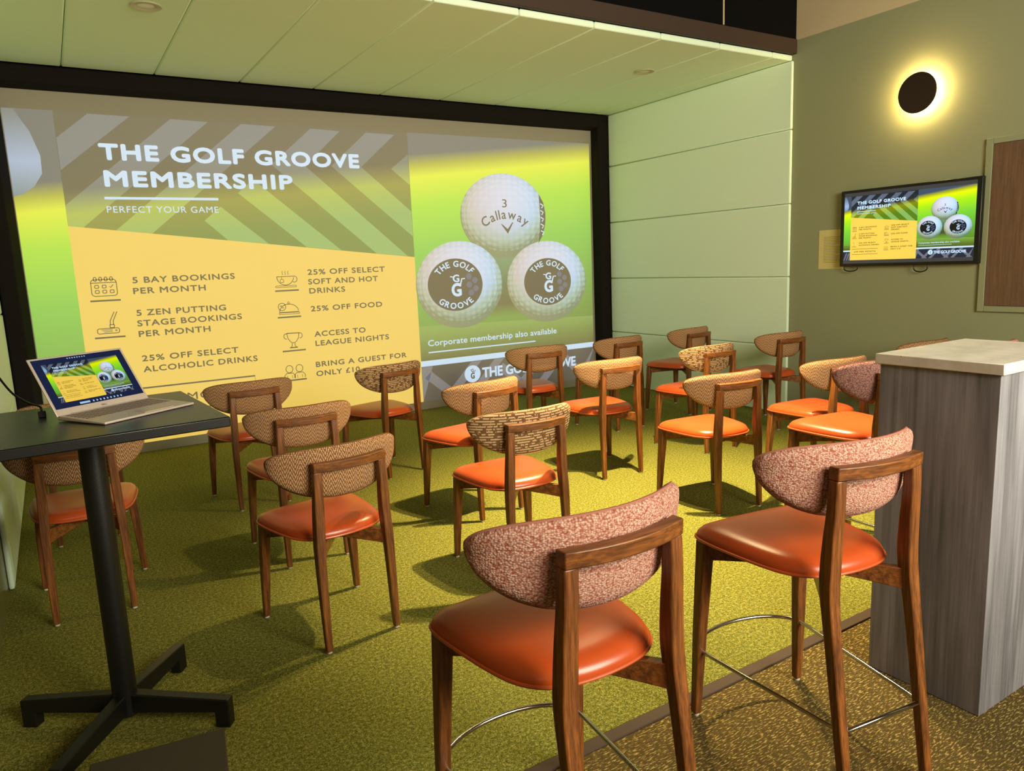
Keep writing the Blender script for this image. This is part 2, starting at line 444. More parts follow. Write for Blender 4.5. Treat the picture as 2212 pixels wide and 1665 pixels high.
# header block
poly([(CL, 1.951), (CR, 1.611), (CR, SZ1), (CL, SZ1)], 'head', 2.2)
for st in ([(-5.296, 2.84), (-4.991, 2.838), (-5.534, 2.391), (-5.534, 2.642)],
           [(-4.679, 2.838), (-4.377, 2.832), (-5.428, 1.94), (-5.534, 1.951), (-5.534, 2.117)],
           [(-4.098, 2.833), (-3.793, 2.829), (-4.922, 1.883), (-5.194, 1.913)],
           [(-4.49, 1.989), (-4.344, 2.111), (-3.947, 1.775), (-4.307, 1.815)],
           [(-4.183, 2.231), (-4.038, 2.353), (-3.258, 1.70), (-3.599, 1.738)],
           [(-3.471, 2.829), (-3.186, 2.822), (-3.548, 2.487), (-3.862, 2.49)], [(-3.862, 2.49), (-3.548, 2.487), (-2.556, 1.621), (-2.897, 1.659)],
           [(-2.924, 2.823), (-2.622, 2.82), (-2.995, 2.495), (-3.297, 2.495)], [(-3.297, 2.495), (-2.995, 2.495), (-2.488, 2.071), (-2.488, 1.82)],
           [(-2.681, 2.486), (-2.488, 2.638), (-2.488, 2.334)]):
    poly(st, 'stripe', 3)
text('THE GOLF GROOVE', -5.249, -3.012, 2.481, 0.133, 'white', bold=0.05, spacing=1.12)
text('MEMBERSHIP', -5.236, -3.68, 2.267, 0.133, 'white', bold=0.05, spacing=1.12)
rect(-5.25, -4.356, 2.165, 2.186, 'white', 6)
text('PERFECT YOUR GAME', -5.243, -4.364, 2.058, 0.052, 'white', bold=0.004)
# yellow block
poly([(CL, SZ0), (CR, SZ0), (CR, 1.611), (CL, 1.951)], 'yellow', 3.3)
for body, x0, x1, zb in (('5 BAY BOOKINGS', -5.12, -4.283, 1.470), ('PER MONTH', -5.124, -4.541, 1.379), ('5 ZEN PUTTING', -5.12, -4.387, 1.192),
        ('STAGE BOOKINGS', -5.123, -4.256, 1.102), ('PER MONTH', -5.122, -4.538, 1.011), ('25% OFF SELECT', -5.121, -4.316, 0.798), ('ALCOHOLIC DRINKS', -5.12, -4.153, 0.703),
        ('25% OFF SELECT', -3.614, -2.823, 1.476), ('SOFT AND HOT', -3.615, -2.904, 1.385), ('DRINKS', -3.612, -3.254, 1.298), ('25% OFF FOOD', -3.612, -2.877, 1.126),
        ('ACCESS TO', -3.598, -3.074, 0.880), ('LEAGUE NIGHTS', -3.595, -2.828, 0.789), ('BRING A GUEST FOR', -3.609, -2.646, 0.583), ('ONLY \u00a310', -3.612, -3.165, 0.492)):
    text(body, x0, x1, zb, 0.052, 'ink', bold=0.03)
w = 0.012
stroke([(-5.44, 0.335), (-4.192, 0.335), (-4.192, 0.566), (-5.44, 0.566)], 0.014, 'ink', closed=True)
text('\u00a399 PER MONTH', -5.33, -4.30, 0.415, 0.066, 'ink')
for x0, x1, z in ((-5.451, -5.225, 1.337), (-5.453, -5.224, 1.028), (-5.453, -5.225, 0.668), (-3.934, -3.711, 1.339), (-3.933, -3.711, 1.089), (-3.916, -3.694, 0.766), (-3.932, -3.709, 0.482)):
    rect(x0, x1, z-0.007, z+0.007, 'ink', 6)
def rrect(x0, x1, z0, z1, r, wd):
    p = []
    for cx, cz, a in ((x1-r, z1-r, 0), (x0+r, z1-r, PI/2), (x0+r, z0+r, PI), (x1-r, z0+r, 1.5*PI)):
        p += [(cx+r*math.cos(a+k*PI/8), cz+r*math.sin(a+k*PI/8)) for k in range(5)]
    stroke(p, wd, 'ink', closed=True)
t_ = 0.0065
rrect(-5.432, -5.243, 1.376, 1.512, 0.025, t_); stroke([(-5.432, 1.486), (-5.243, 1.486)], t_, 'ink')
for k in range(4): stroke(ell(-5.398+k*0.040, 1.516, 0.011, 0.017, 16), t_, 'ink', closed=True)
for i in range(3):
    for j in range(2):
        if i == 2 and j == 0: stroke([(-5.298, 1.455), (-5.289, 1.444), (-5.268, 1.468)], t_, 'ink')
        else: rrect(-5.405+i*0.055, -5.377+i*0.055, 1.442-j*0.042, 1.466-j*0.042, 0.006, t_)
stroke([(-5.287, 1.241), (-5.325, 1.165), (-5.327, 1.132)], t_, 'ink'); stroke([(-5.266, 1.241), (-5.302, 1.165), (-5.303, 1.132)], t_, 'ink')
rrect(-5.331, -5.298, 1.108, 1.134, 0.004, t_); rrect(-5.428, -5.264, 1.062, 1.104, 0.014, t_); stroke(ell(-5.288, 1.084, 0.006, 0.006, 12), 0.005, 'ink', closed=True)
for j in range(3): stroke([(-5.40+0.01*j, 1.094-0.01*j), (-5.315, 1.094-0.01*j)], 0.004, 'ink')
stroke([(-5.38, 0.85), (-5.30, 0.85), (-5.34, 0.80), (-5.38, 0.85)], t_, 'ink'); stroke([(-5.34, 0.80), (-5.34, 0.70)], t_, 'ink'); stroke([(-5.37, 0.70), (-5.31, 0.70)], t_, 'ink'); stroke([(-5.42, 0.845), (-5.40, 0.82)], t_, 'ink')
stroke([(-3.907, 1.471)]+ell(-3.829, 1.471, 0.079, 0.08, 16, PI, 2*PI)+[(-3.907, 1.471)], t_, 'ink'); stroke(ell(-3.745, 1.443, 0.026, 0.028, 14, -2.2, 1.8), t_, 'ink')
rrect(-3.926, -3.731, 1.371, 1.385, 0.006, 0.005); rrect(-3.878, -3.848, 1.415, 1.445, 0.006, 0.005); stroke([(-3.863, 1.47), (-3.863, 1.445)], 0.004, 'ink')
for k in range(3): stroke([(-3.857+k*0.026, 1.486), (-3.849+k*0.026, 1.497), (-3.857+k*0.026, 1.508), (-3.849+k*0.026, 1.522)], 0.005, 'ink')
stroke([(-3.907, 1.136)]+ell(-3.820, 1.136, 0.09, 0.076, 18, PI, 0)[:]+[(-3.907, 1.136)], t_, 'ink'); rrect(-3.914, -3.722, 1.117, 1.132, 0.005, 0.005); stroke(ell(-3.820, 1.222, 0.009, 0.01, 12), 0.005, 'ink', closed=True)
poly(ell(-3.884, 1.188, 0.037, 0.037, 20), 'yellow', 5.5); stroke(ell(-3.884, 1.188, 0.035, 0.035, 20), t_, 'ink', closed=True); text('%', -3.902, -3.866, 1.173, 0.03, 'ink')
stroke([(-3.866, 0.935), (-3.743, 0.932)], 0.009, 'ink'); stroke([(-3.862, 0.93), (-3.855, 0.885), (-3.83, 0.85), (-3.807, 0.84), (-3.78, 0.85), (-3.755, 0.885), (-3.747, 0.93)], t_, 'ink')
stroke(ell(-3.872, 0.907, 0.02, 0.025, 12, 1.0, 5.0), t_, 'ink'); stroke(ell(-3.737, 0.907, 0.02, 0.025, 12, -1.9, 2.1), t_, 'ink')
stroke([(-3.822, 0.84), (-3.818, 0.82), (-3.83, 0.80)], t_, 'ink'); stroke([(-3.79, 0.84), (-3.795, 0.82), (-3.783, 0.80)], t_, 'ink'); stroke([(-3.845, 0.796), (-3.768, 0.796)], 0.011, 'ink')
for cx in (-3.868, -3.772):
    stroke(ell(cx, 0.592, 0.033, 0.035, 22), t_, 'ink', closed=True)
    stroke([(cx-0.052, 0.50), (cx-0.05, 0.53), (cx-0.03, 0.552), (cx+0.03, 0.552), (cx+0.05, 0.53), (cx+0.052, 0.50)], t_, 'ink'); stroke([(cx-0.024, 0.50), (cx-0.024, 0.53)], 0.004, 'ink'); stroke([(cx+0.024, 0.50), (cx+0.024, 0.53)], 0.004, 'ink')
# golf balls
def gg(cx, cz, s, mat, layer):
    text('G', cx-0.085*s, cx+0.085*s, cz+0.085*s, 0.20*s, mat, layer, bold=0.03, spacing=1)
    text('G', cx-0.13*s, cx+0.13*s, cz-0.30*s, 0.36*s, mat, layer, bold=0.04, spacing=1)
    stroke([(cx-0.15*s, cz+0.24*s), (cx-0.05*s, cz+0.22*s)], 0.028*s, mat, layer); stroke([(cx+0.11*s, cz+0.02*s), (cx+0.15*s, cz+0.17*s), (cx+0.23*s, cz+0.17*s)], 0.035*s, mat, layer)
poly([(-1.56, 1.62), (-1.15, 1.62), (-1.1, 0.9), (-1.62, 0.9)], 'shade', 0.5)
for cx, cz, rx, rz, ly in ((-1.370, 2.024, 0.553, 0.455, 3), (-1.962, 1.301, 0.528, 0.464, 4), (-0.820, 1.281, 0.556, 0.464, 4)):
    poly(ell(cx, cz, rx, rz, 96), 'ball', ly, (cx, cz, rx, rz))
text('3', -1.395, -1.335, 2.118, 0.085, 'logo', 6, bold=0.0, spacing=1)
arc_text('Callaway', -1.355, 1.555, 0.44, PI/2+0.57, PI/2-0.57, 0.098, 'logo', 6, bold=0.012)
poly([(-1.425, 1.944), (-1.395, 1.928), (-1.335, 1.882), (-1.272, 1.955), (-1.258, 1.955), (-1.335, 1.832)], 'logo', 6)
poly([(-0.905, 2.262), (-0.845, 2.17), (-0.822, 2.04), (-0.83, 1.92), (-0.872, 1.80), (-0.93, 1.72), (-0.905, 1.85), (-0.893, 2.0), (-0.897, 2.14)], 'logo', 5)
for k in range(5): stroke([(-0.888, 2.16-k*0.075), (-0.85, 2.14-k*0.075), (-0.872, 2.11-k*0.075)], 0.014, 'white', 6)
for cx, cz, rx, rz in ((-2.022, 1.303, 0.332, 0.279), (-0.815, 1.279, 0.330, 0.27)):
    poly(ell(cx, cz, rx, rz, 64), 'logo', 5, None)
    k = len(SH)
    arc_text('THE GOLF', 0, 0, 0.69, PI/2+0.86, PI/2-0.86, 0.215, 'white', 6, bold=0.03, sx=0.9)
    arc_text('GROOVE', 0, 0, 0.915, 1.5*PI-0.70, 1.5*PI+0.70, 0.215, 'white', 6, inward=True, bold=0.03, sx=0.9)
    gg(0.02, -0.02, 1.42, 'white', 6)
    for hx, hz in ((0.50, 0.30), (0.72, 0.14), (0.50, -0.02), (0.74, -0.18), (0.56, -0.33)):
        SH.append((ell(hx, hz, 0.115, 0.13, 6), [(0, 1, 2, 3, 4, 5)], 'hex', 5.5, None))
    for q in range(k, len(SH)):
        vs, fs, m_, l_, c_ = SH[q]; SH[q] = ([(cx+v[0]*rx, cz+v[1]*rz) for v in vs], fs, m_, l_, c_)
text('Corporate membership also available', -2.39, -0.717, 0.672, 0.064, 'white', bold=0.014, spacing=1.02)
rect(-2.39, -1.02, 0.598, 0.611, 'white', 6)
poly(ell(-1.871, 0.318, 0.101, 0.095, 40), 'white', 5)
gg(-1.871, 0.32, 0.19, 'logo', 6)
text('THE GOLF GROOVE', -1.749, -0.447, 0.258, 0.115, 'white', bold=0.035, spacing=0.98)

def slide_mats(tagname, st, projector):
    """one set of materials for a display: emitted picture, on white cloth for the projector"""
    D = {}
    def fin(n, col):
        e = n.add('ShaderNodeEmission', i={1: st})
        if isinstance(col, bpy.types.NodeSocket): n.link(col, e.inputs[0])
        else: e.inputs[0].default_value = col
        if projector:
            d = n.add('ShaderNodeBsdfDiffuse', i={0: srgb(*CLOTH)}); a = n.add('ShaderNodeAddShader')
            n.link(e.outputs[0], a.inputs[0]); n.link(d.outputs[0], a.inputs[1]); n.link(a.outputs[0], n.out.inputs[0])
        else:
            g = n.add('ShaderNodeBsdfGlossy', i={0: (0.03, 0.03, 0.03, 1), 1: 0.25}); a = n.add('ShaderNodeAddShader')
            n.link(e.outputs[0], a.inputs[0]); n.link(g.outputs[0], a.inputs[1]); n.link(a.outputs[0], n.out.inputs[0])
        return n.m
    for k, c in dict(white=(196, 226, 255), navy=(34, 37, 56), navy2=(106, 108, 122), ink=(12, 13, 4), logo=(22, 18, 22), hex=(62, 78, 120)).items():
        D[k] = fin(NT(tagname+'_'+k), srgb(*c))
    def vert(n, slant):
        u, v, _ = n.uv('UVMap'); d = n.math('SUBTRACT', v, n.math('MULTIPLY', n.math('ADD', u, 1.0), slant))
        return n.math('DIVIDE', d, 3.0)
    n = NT(tagname+'_bg'); f = vert(n, 0.106)
    D['bg'] = fin(n, n.ramp(f, [(0.25, srgb(90, 134, 34)), (0.40, srgb(96, 164, 50)), (0.60, srgb(116, 200, 54)), (0.76, srgb(164, 226, 20)), (0.855, srgb(224, 238, 2)), (0.895, srgb(166, 170, 24)), (0.93, srgb(62, 76, 96))]))
    n = NT(tagname+'_head'); f = vert(n, 0.106)
    D['head'] = fin(n, n.ramp(f, [(0.74, srgb(84, 122, 20)), (0.84, srgb(128, 132, 10)), (0.905, srgb(38, 40, 40)), (0.97, srgb(28, 34, 46))]))
    n = NT(tagname+'_stripe'); f = vert(n, 0.106)
    D['stripe'] = fin(n, n.ramp(f, [(0.74, srgb(128, 174, 90)), (0.84, srgb(164, 184, 60)), (0.905, srgb(86, 98, 106)), (0.97, srgb(88, 100, 118))]))
    n = NT(tagname+'_yellow'); k = n.noise(n.uv('UVMap')[2], 1.2, 1)
    D['yellow'] = fin(n, n.mix(k, srgb(238, 198, 76), srgb(242, 204, 84)))
    n = NT(tagname+'_grass'); u, v, vec = n.uv('UVMap'); k = n.noise(vec, 26, 4, 0.7)
    f = n.math('MULTIPLY_ADD', k, 0.25, n.math('DIVIDE', n.math('SUBTRACT', v, 0.5), 0.5))
    D['grass'] = fin(n, n.ramp(f, [(0.12, srgb(74, 76, 24)), (0.45, srgb(96, 124, 40)), (0.8, srgb(120, 160, 66))]))
    n = NT(tagname+'_shade'); u, v, vec = n.uv('UVMap')
    D['shade'] = fin(n, n.ramp(n.math('SUBTRACT', v, 0.85), [(0.06, srgb(98, 150, 44)), (0.22, srgb(74, 70, 34)), (0.42, srgb(66, 96, 54)), (0.7, srgb(96, 140, 100))]))
    n = NT(tagname+'_blur'); u, v, vec = n.uv('UVMap')
    D['blur'] = fin(n, n.ramp(n.math('SUBTRACT', v, 2.1), [(0.05, srgb(90, 120, 130)), (0.35, srgb(150, 176, 214)), (0.72, srgb(92, 108, 120))]))
    n = NT(tagname+'_ball'); lu, lv, lvec = n.uv('Local')
    rr = n.math('ADD', n.math('MULTIPLY', lu, lu), n.math('MULTIPLY', lv, lv))
    hz = n.math('SQRT', n.math('MAXIMUM', n.math('SUBTRACT', 1.0, rr), 0.0))
    cm = n.add('ShaderNodeCombineXYZ', i={0: lu, 1: lv, 2: hz})
    vo = n.add('ShaderNodeTexVoronoi', i={'Vector': cm.outputs[0], 'Scale': 7.5, 'Randomness': 0.15})
    edge = n.math('SUBTRACT', 1.0, hz)
    dim = n.math('MULTIPLY', n.math('MULTIPLY', vo.outputs['Distance'], 0.8), n.math('MULTIPLY_ADD', edge, 0.9, 0.12))
    light = n.math('ADD', n.math('MULTIPLY', lv, 0.42), n.math('MULTIPLY_ADD', hz, 0.35, 0.36))
    tone = n.math('SUBTRACT', light, n.math('MULTIPLY', dim, 0.95))
    cold = n.ramp(tone, [(0.0, srgb(96, 122, 96)), (0.28, srgb(150, 186, 176)), (0.5, srgb(176, 208, 244)), (0.8, srgb(204, 224, 255))])
    warm = n.ramp(tone, [(0.0, srgb(120, 130, 90)), (0.28, srgb(168, 180, 160)), (0.5, srgb(196, 190, 190)), (0.8, srgb(216, 208, 222))])
    D['ball'] = fin(n, n.mix(n.math('MULTIPLY_ADD', lu, 0.7, 0.55), warm, cold))
    return D
CLOTH = (152, 144, 126)
MATKEYS = ['bg', 'blur', 'grass', 'white', 'navy', 'navy2', 'head', 'stripe', 'yellow', 'ink', 'shade', 'ball', 'logo', 'hex']
def build_slide(name, D, fn, eps, parent):
    bm = new_bm(); uv = bm.loops.layers.uv.new('UVMap'); lo = bm.loops.layers.uv.new('Local')
    for vs, fs, mk, ly, loc in SH:
        V = [bm.verts.new(fn(p[0], p[1], ly*eps)) for p in vs]
        mi = MATKEYS.index(mk)
        for f in fs:
            try: F = bm.faces.new([V[i] for i in f])
            except ValueError: continue
            F.material_index = mi
            for l, i in zip(F.loops, f):
                l[uv].uv = vs[i]
                l[lo].uv = ((vs[i][0]-loc[0])/loc[2], (vs[i][1]-loc[1])/loc[3]) if loc else (0, 0)
    me = bpy.data.meshes.new(name); bm.to_mesh(me); bm.free()
    for k in MATKEYS: me.materials.append(D[k])
    o = bpy.data.objects.new(name, me); COL.objects.link(o); o.parent = parent
    return o

# ---------------------------------------------------------------- projection screen
t = thing('projection_screen', 'wall-wide projection screen in a black padded frame showing the yellow membership slide', 'screen', (0, 0, 0))
nc = NT('screen_cloth'); kc = nc.noise(nc.coords('Object'), 300, 2); nc.base(nc.mix(kc, srgb(*CLOTH), srgb(*[x+4 for x in CLOTH])), 0.95, 0, 0.1)
b = new_bm(); box(b, -5.95, -0.12, 0.15, 0.16, 0.001, 3.03); link_obj('screen_cloth', b, nc.m, t, smooth=False)
build_slide('projected_slide', slide_mats('projected', 0.80, True), lambda x, z, e: (x, 0.149-e, z), 0.0006, t)
b = new_bm(); loft(b, [[(-6.057, 0.0, z), (-5.94, 0.0, z), (-5.877, 0.149, z), (-6.057, 0.149, z)] for z in (0.001, 3.149)]); link_obj('side_frame', b, M['frame_cloth'], t, bevel=0.015)
b = new_bm(); loft(b, [[(-0.001, 0.0, z), (-0.149, 0.0, z), (-0.141, 0.149, z), (-0.001, 0.149, z)] for z in (0.001, 3.149)]); link_obj('side_frame', b, M['frame_cloth'], t, bevel=0.015)
b = new_bm(); loft(b, [[(x, 0.0, 3.149), (x, 0.0, 3.012), (x, 0.149, 2.991), (x, 0.149, 3.149)] for x in (-5.95, -0.14)]); link_obj('top_frame', b, M['frame_cloth'], t, bevel=0.015)

# ---------------------------------------------------------------- television, paper, sconce, wood panel on the right wall
t = thing('television', 'wall-mounted black television showing the membership slide', 'television', (-0.03, -3.605, 1.67))
b = new_bm(); box(b, 0.0, 0.045, -0.553, 0.553, -0.3085, 0.3085); link_obj('casing', b, M['black_plastic'], t, bevel=0.004)
b = new_bm(); box(b, 0.045, 0.0598, -0.2, 0.2, -0.2, 0.2); link_obj('wall_mount', b, M['black_metal'], t, smooth=False)
n = NT('display_off'); n.base(srgb(30, 28, 30), 0.25, 0, 0.5); e = n.add('ShaderNodeEmission', i={0: srgb(58, 56, 60), 1: 1.0}); a = n.add('ShaderNodeAddShader'); n.link(n.p.outputs[0], a.inputs[0]); n.link(e.outputs[0], a.inputs[1]); n.link(a.outputs[0], n.out.inputs[0]); M['letterbox'] = n.m
b = new_bm(); box(b, -0.0015, 0.001, -0.519, 0.519, -0.286, 0.286); dsp = link_obj('display', b, M['letterbox'], t, smooth=False)
k = 1/5.5
build_slide('displayed_slide', slide_mats('television', 1.2, False), lambda x, z, e: (-0.0018-e, 0.519-(x-SX0)*1.038/(SX1-SX0), -0.259+(z-SZ0)*0.517/2.765), 0.0001, dsp)
for y0, y1, d in ((0.52, 0.40, 0.05), (-0.075, -0.18, 0.062)):
    b = new_bm(); tube(b, smooth_path([(0.02, y0, -0.30), (0.018, y0-0.005, -0.30-d*0.75), (0.018, (y0+y1)/2, -0.30-d), (0.018, y1+0.005, -0.30-d*0.75), (0.02, y1, -0.30)], 6), 0.0045); link_obj('cable_loop', b, M['black_plastic'], t)
t = thing('wall_notice', 'yellowed paper notice on the green wall, half tucked behind the television', 'notice', (0.0285, -2.93, 1.508))
b = new_bm(); box(b, 0.0, 0.0014, -0.121, 0.121, -0.166, 0.166); link_obj('sheet', b, M['paper'], t, smooth=False)
b = new_bm()
for i in range(17):
    z = 0.105-i*0.0135; box(b, -0.0004, 0.0001, -0.09 + (0.05 if i in (5, 11, 16) else 0.0), 0.075, z-0.0022, z+0.0022)
link_obj('printed_lines', b, M['print'], t, smooth=False)
t = thing('wall_sconce', 'round dark wall light with a glowing halo above the television', 'wall light', (XR, -3.655, 2.64))
b = new_bm(); lathe(b, [(0.02, -0.052), (0.135, -0.052), (0.145, -0.056), (0.147, -0.062), (0.143, -0.067), (0.12, -0.07), (0.02, -0.071)], 64, axis='X'); link_obj('disc_shade', b, M['bronze'], t)
b = new_bm(); lathe(b, [(0.102, -0.001), (0.102, -0.05), (0.095, -0.0515)], 64, axis='X'); link_obj('led_ring', b, M['led'], t)
t = thing('wood_wall_panel', 'brown wood-veneer wall panel in a painted frame beside the television', 'panel', (XR, -4.148, 1.62))
b = new_bm()
for y0, y1, z0, z1 in ((-0.045, 0.0, -0.606, 0.612), (-1.6, -1.555, -0.606, 0.612), (-1.555, -0.045, 0.57, 0.612), (-1.555, -0.045, -0.606, -0.564)): box(b, -0.022, -0.0005, y0, y1, z0, z1)
link_obj('panel_frame', b, M['paint'], t, bevel=0.003)
b = new_bm(); box(b, -0.016, -0.0005, -1.552, -0.048, -0.561, 0.567); link_obj('veneer_board', b, M['panelwood'], t, smooth=False)

# ---------------------------------------------------------------- chairs
DZ = 0.174
def seat_outline(n=6):
    half = [(0.0, 0.252), (0.12, 0.250), (0.195, 0.240), (0.226, 0.205), (0.228, 0.12), (0.208, -0.04), (0.178, -0.135), (0.115, -0.188), (0.0, -0.205)]
    pts = half + [(-x, y) for x, y in half[-2:0:-1]]
    return [(p.x, p.y) for p in smooth_path([(x, y, 0) for x, y in pts], n, True)]
def back_pt(t, s, off):
    """t in -1..1 along the back, s in 0..1 from lower to upper edge, off = distance forward of the centre sheet"""
    Ls = 0.322; R = 0.36; a = t*Ls/R
    zc = 0.772
    up = 0.055*max(0.0, 1-abs(t)**3.0)**0.5; dn = 0.157*max(0.0, 1-abs(t)**2.3)**0.58
    z = zc-dn+(up+dn)*s
    lean = -(z-0.70)*0.14
    r = R-off
    return Vector((r*math.sin(a), -0.224+R-r*math.cos(a)+lean, z)), t*Ls, z
def make_backrest(name, mat, parent, dz):
    b = new_bm(); uvl = b.loops.layers.uv.new('UVMap')
    NT_, NS = 40, 12; th = 0.023
    ts = [math.sin(PI/2*(-1+2*i/NT_))*0.9995 for i in range(NT_+1)]
    grids = []
    for side in (1, -1):
        g = []
        for t in ts:
            row = []
            for j in range(NS+1):
                s = 0.5-0.5*math.cos(PI*j/NS)
                e = max(0.0, 1-abs(2*s-1)**6)**0.5*max(0.0, 1-abs(t)**12)**0.5
                p, u, v = back_pt(t, s, side*th*max(e, 0.22))
                p.z += dz; row.append((b.verts.new(p), u, v))
            g.append(row)
        grids.append(g)
    def face(q):
        try: F = b.faces.new([x[0] for x in q])
        except ValueError: return
        for l, x in zip(F.loops, q): l[uvl].uv = (x[1], x[2])
    for k, g in enumerate(grids):
        for i in range(NT_):
            for j in range(NS):
                q = (g[i][j], g[i+1][j], g[i+1][j+1], g[i][j+1]); face(q if k else q[::-1])
    A, B = grids
    for i in range(NT_):
        face((A[i][0], A[i+1][0], B[i+1][0], B[i][0])); face((A[i][NS], B[i][NS], B[i+1][NS], A[i+1][NS]))
    for j in range(NS):
        face((A[0][j], B[0][j], B[0][j+1], A[0][j+1])); face((A[NT_][j], A[NT_][j+1], B[NT_][j+1], B[NT_][j]))
    o = link_obj(name, b, mat, parent, angle=75)
    # welt round the edge
    b = new_bm(); loop = []
    for t in ts: loop.append(back_pt(t, 1.0, 0.0)[0])
    for t in ts[::-1][1:-1]: loop.append(back_pt(t, 0.0, 0.0)[0])
    tube(b, [(p.x, p.y, p.z+dz) for p in loop], 0.0042, 6, True); link_obj('welt', b, mat, o)
    return o
def make_chair(name, label, cat, fabric, stool, group):
    dz = DZ if stool else 0.0
    t = thing(name, label, cat, (0, 0, 0), 0, group)
    ol = seat_outline(); b = new_bm(); rings = []
    for z, s in ((0.436, 0.90), (0.437, 0.965), (0.441, 0.992), (0.452, 1.0), (0.463, 0.985), (0.475, 0.945), (0.484, 0.87), (0.490, 0.74), (0.4935, 0.55), (0.495, 0.3), (0.4953, 0.08)):
        rings.append([(x*s, 0.02+(y-0.02)*s, z+dz-0.012*max(0.0, (0.0-y)/0.2)*(s > 0.9)*0) for x, y in ol])
    loft(b, rings); seat = link_obj('seat', b, M['leather'], t, angle=80)
    b = new_bm(); tube(b, [(x*1.004, 0.02+(y-0.02)*1.004, 0.446+dz) for x, y in ol], 0.0048, 8, True); link_obj('piping', b, M['piping'], seat)
    make_backrest('backrest', fabric, t, dz)
    # curved top rail joining the rear posts
    b = new_bm(); rings = []
    for i in range(13):
        q = -1+2*i/12; x = 0.157*q; y = -0.252-0.026*(1-q*q); hw = 0.0165
        rings.append([(x, y-hw, 0.741+dz), (x, y+hw, 0.741+dz), (x, y+hw-0.002, 0.777+dz), (x, y-hw-0.002, 0.777+dz)])
    loft(b, rings); link_obj('top_rail', b, M['wood_x'], t, bevel=0.003, angle=30)
    zt = 0.741+dz
    for s in (-1, 1):
        b = new_bm(); path = []; size = []
        key = [(0.0, 0.154, -0.262, 0.026, 0.026), (0.30, 0.153, -0.250, 0.034, 0.034), (0.43, 0.150, -0.246, 0.038, 0.040), (0.50, 0.146, -0.243, 0.038, 0.042), (0.58, 0.1435, -0.246, 0.038, 0.038), (0.66, 0.1415, -0.251, 0.036, 0.034), (0.741, 0.139, -0.252, 0.0355, 0.031)]
        for z, x, y, w, d in key:
            zz = 0.008 if z == 0 else (z+dz if z > 0.31 else z*(0.30+dz)/0.30)
            path.append((s*x, y-(0.068*(1-zz/0.6) if stool and zz < 0.6 else 0.0), zz)); size.append((w, d))
        pp = smooth_path(path, 4); ss = smooth_path([(a, c, 0) for a, c in size], 4)
        sect_bar(b, pp, [(q.x, q.y) for q in ss]); leg = link_obj('leg', b, M['wood'], t, bevel=0.004, angle=30)
        b = new_bm(); lathe(b, [(0.010, 0.0), (0.011, 0.003), (0.011, 0.010)], 14, (s*0.154, -0.262-(0.0671 if stool else 0.0), 0)); link_obj('glide', b, M['glide'], leg)
    for s in (-1, 1):
        b = new_bm()
        pts = [(s*0.221, 0.221, 0.008), (s*0.212, 0.212, 0.22*(0.436+dz)/0.436), (s*0.200, 0.200, 0.436+dz)]
        sect_bar(b, pts, [(0.026, 0.026), (0.036, 0.034), (0.044, 0.042)]); leg = link_obj('leg', b, M['wood'], t, bevel=0.004, angle=30)
        b = new_bm(); lathe(b, [(0.010, 0.0), (0.011, 0.003), (0.011, 0.010)], 14, (s*0.221, 0.221, 0)); link_obj('glide', b, M['glide'], leg)
    for s in (-1, 1):      # the two crossing rails under the seat
        a, c = Vector((-s*0.150, -0.243)), Vector((s*0.196, 0.196)); d = (c-a); n2 = Vector((-d.y, d.x)).normalized()*0.0125
        b = new_bm(); rings = []
        for i in range(11):
            f = i/10; p = a+d*f; h = 0.040+0.022*(abs(2*f-1)**1.6); zt_ = 0.4355+dz-(0.0006 if s > 0 else 0)
            rings.append([(p.x-n2.x, p.y-n2.y, zt_-h), (p.x+n2.x, p.y+n2.y, zt_-h), (p.x+n2.x, p.y+n2.y, zt_), (p.x-n2.x, p.y-n2.y, zt_)])
        loft(b, rings); link_obj('stretcher', b, M['wood_x'], t, bevel=0.002, angle=30)
    if stool:
        b = new_bm(); z = 0.230
        fl, fr, rl, rr = (-0.210, 0.200), (0.210, 0.200), (-0.153, -0.303), (0.153, -0.303)
        arc = [(0.210*math.sin(a), 0.200+0.115*math.cos(a), z) for a in [(-PI/2)+PI*i/18 for i in range(19)]]
        loop = arc + [(fr[0]-0.004, 0.15, z), (rr[0]+0.004, -0.255, z), (rr[0]-0.004, rr[1], z), (rl[0]+0.004, rl[1], z), (rl[0]-0.004, -0.255, z), (fl[0]+0.004, 0.15, z)]
        tube(b, loop, 0.0065, 10, True); link_obj('footrest', b, M['chrome'], t, angle=60)
    return t
CH = dict(A=(-4.846, -3.926, 7.4), B=(-4.702, -2.986, 0.0), C=(-3.712, -1.783, 12.2), D=(-4.705, -1.852, 1.7), E=(-5.717, -2.987, -2.9), F=(-3.611, -2.987, 8.8),
          G=(-3.882, -3.880, -2.2), H=(-2.344, -1.762, -7.5), I=(-2.463, -2.830, -4.8), J=(-1.486, -1.753, 3.3), K=(-0.542, -1.672, 5.8), L=(-1.460, -2.789, 0.1),
          M=(-2.396, -3.810, -6.7), N=(-0.406, -2.637, -2.8), O=(-1.488, -3.912, -6.0), Q=(-0.30, -3.82, -2.0), U=(-5.70, -1.84, 0.0))
NEAR, MID, FAR = 'in the row nearest the screen', 'in the middle row', 'in the row farthest from the screen'
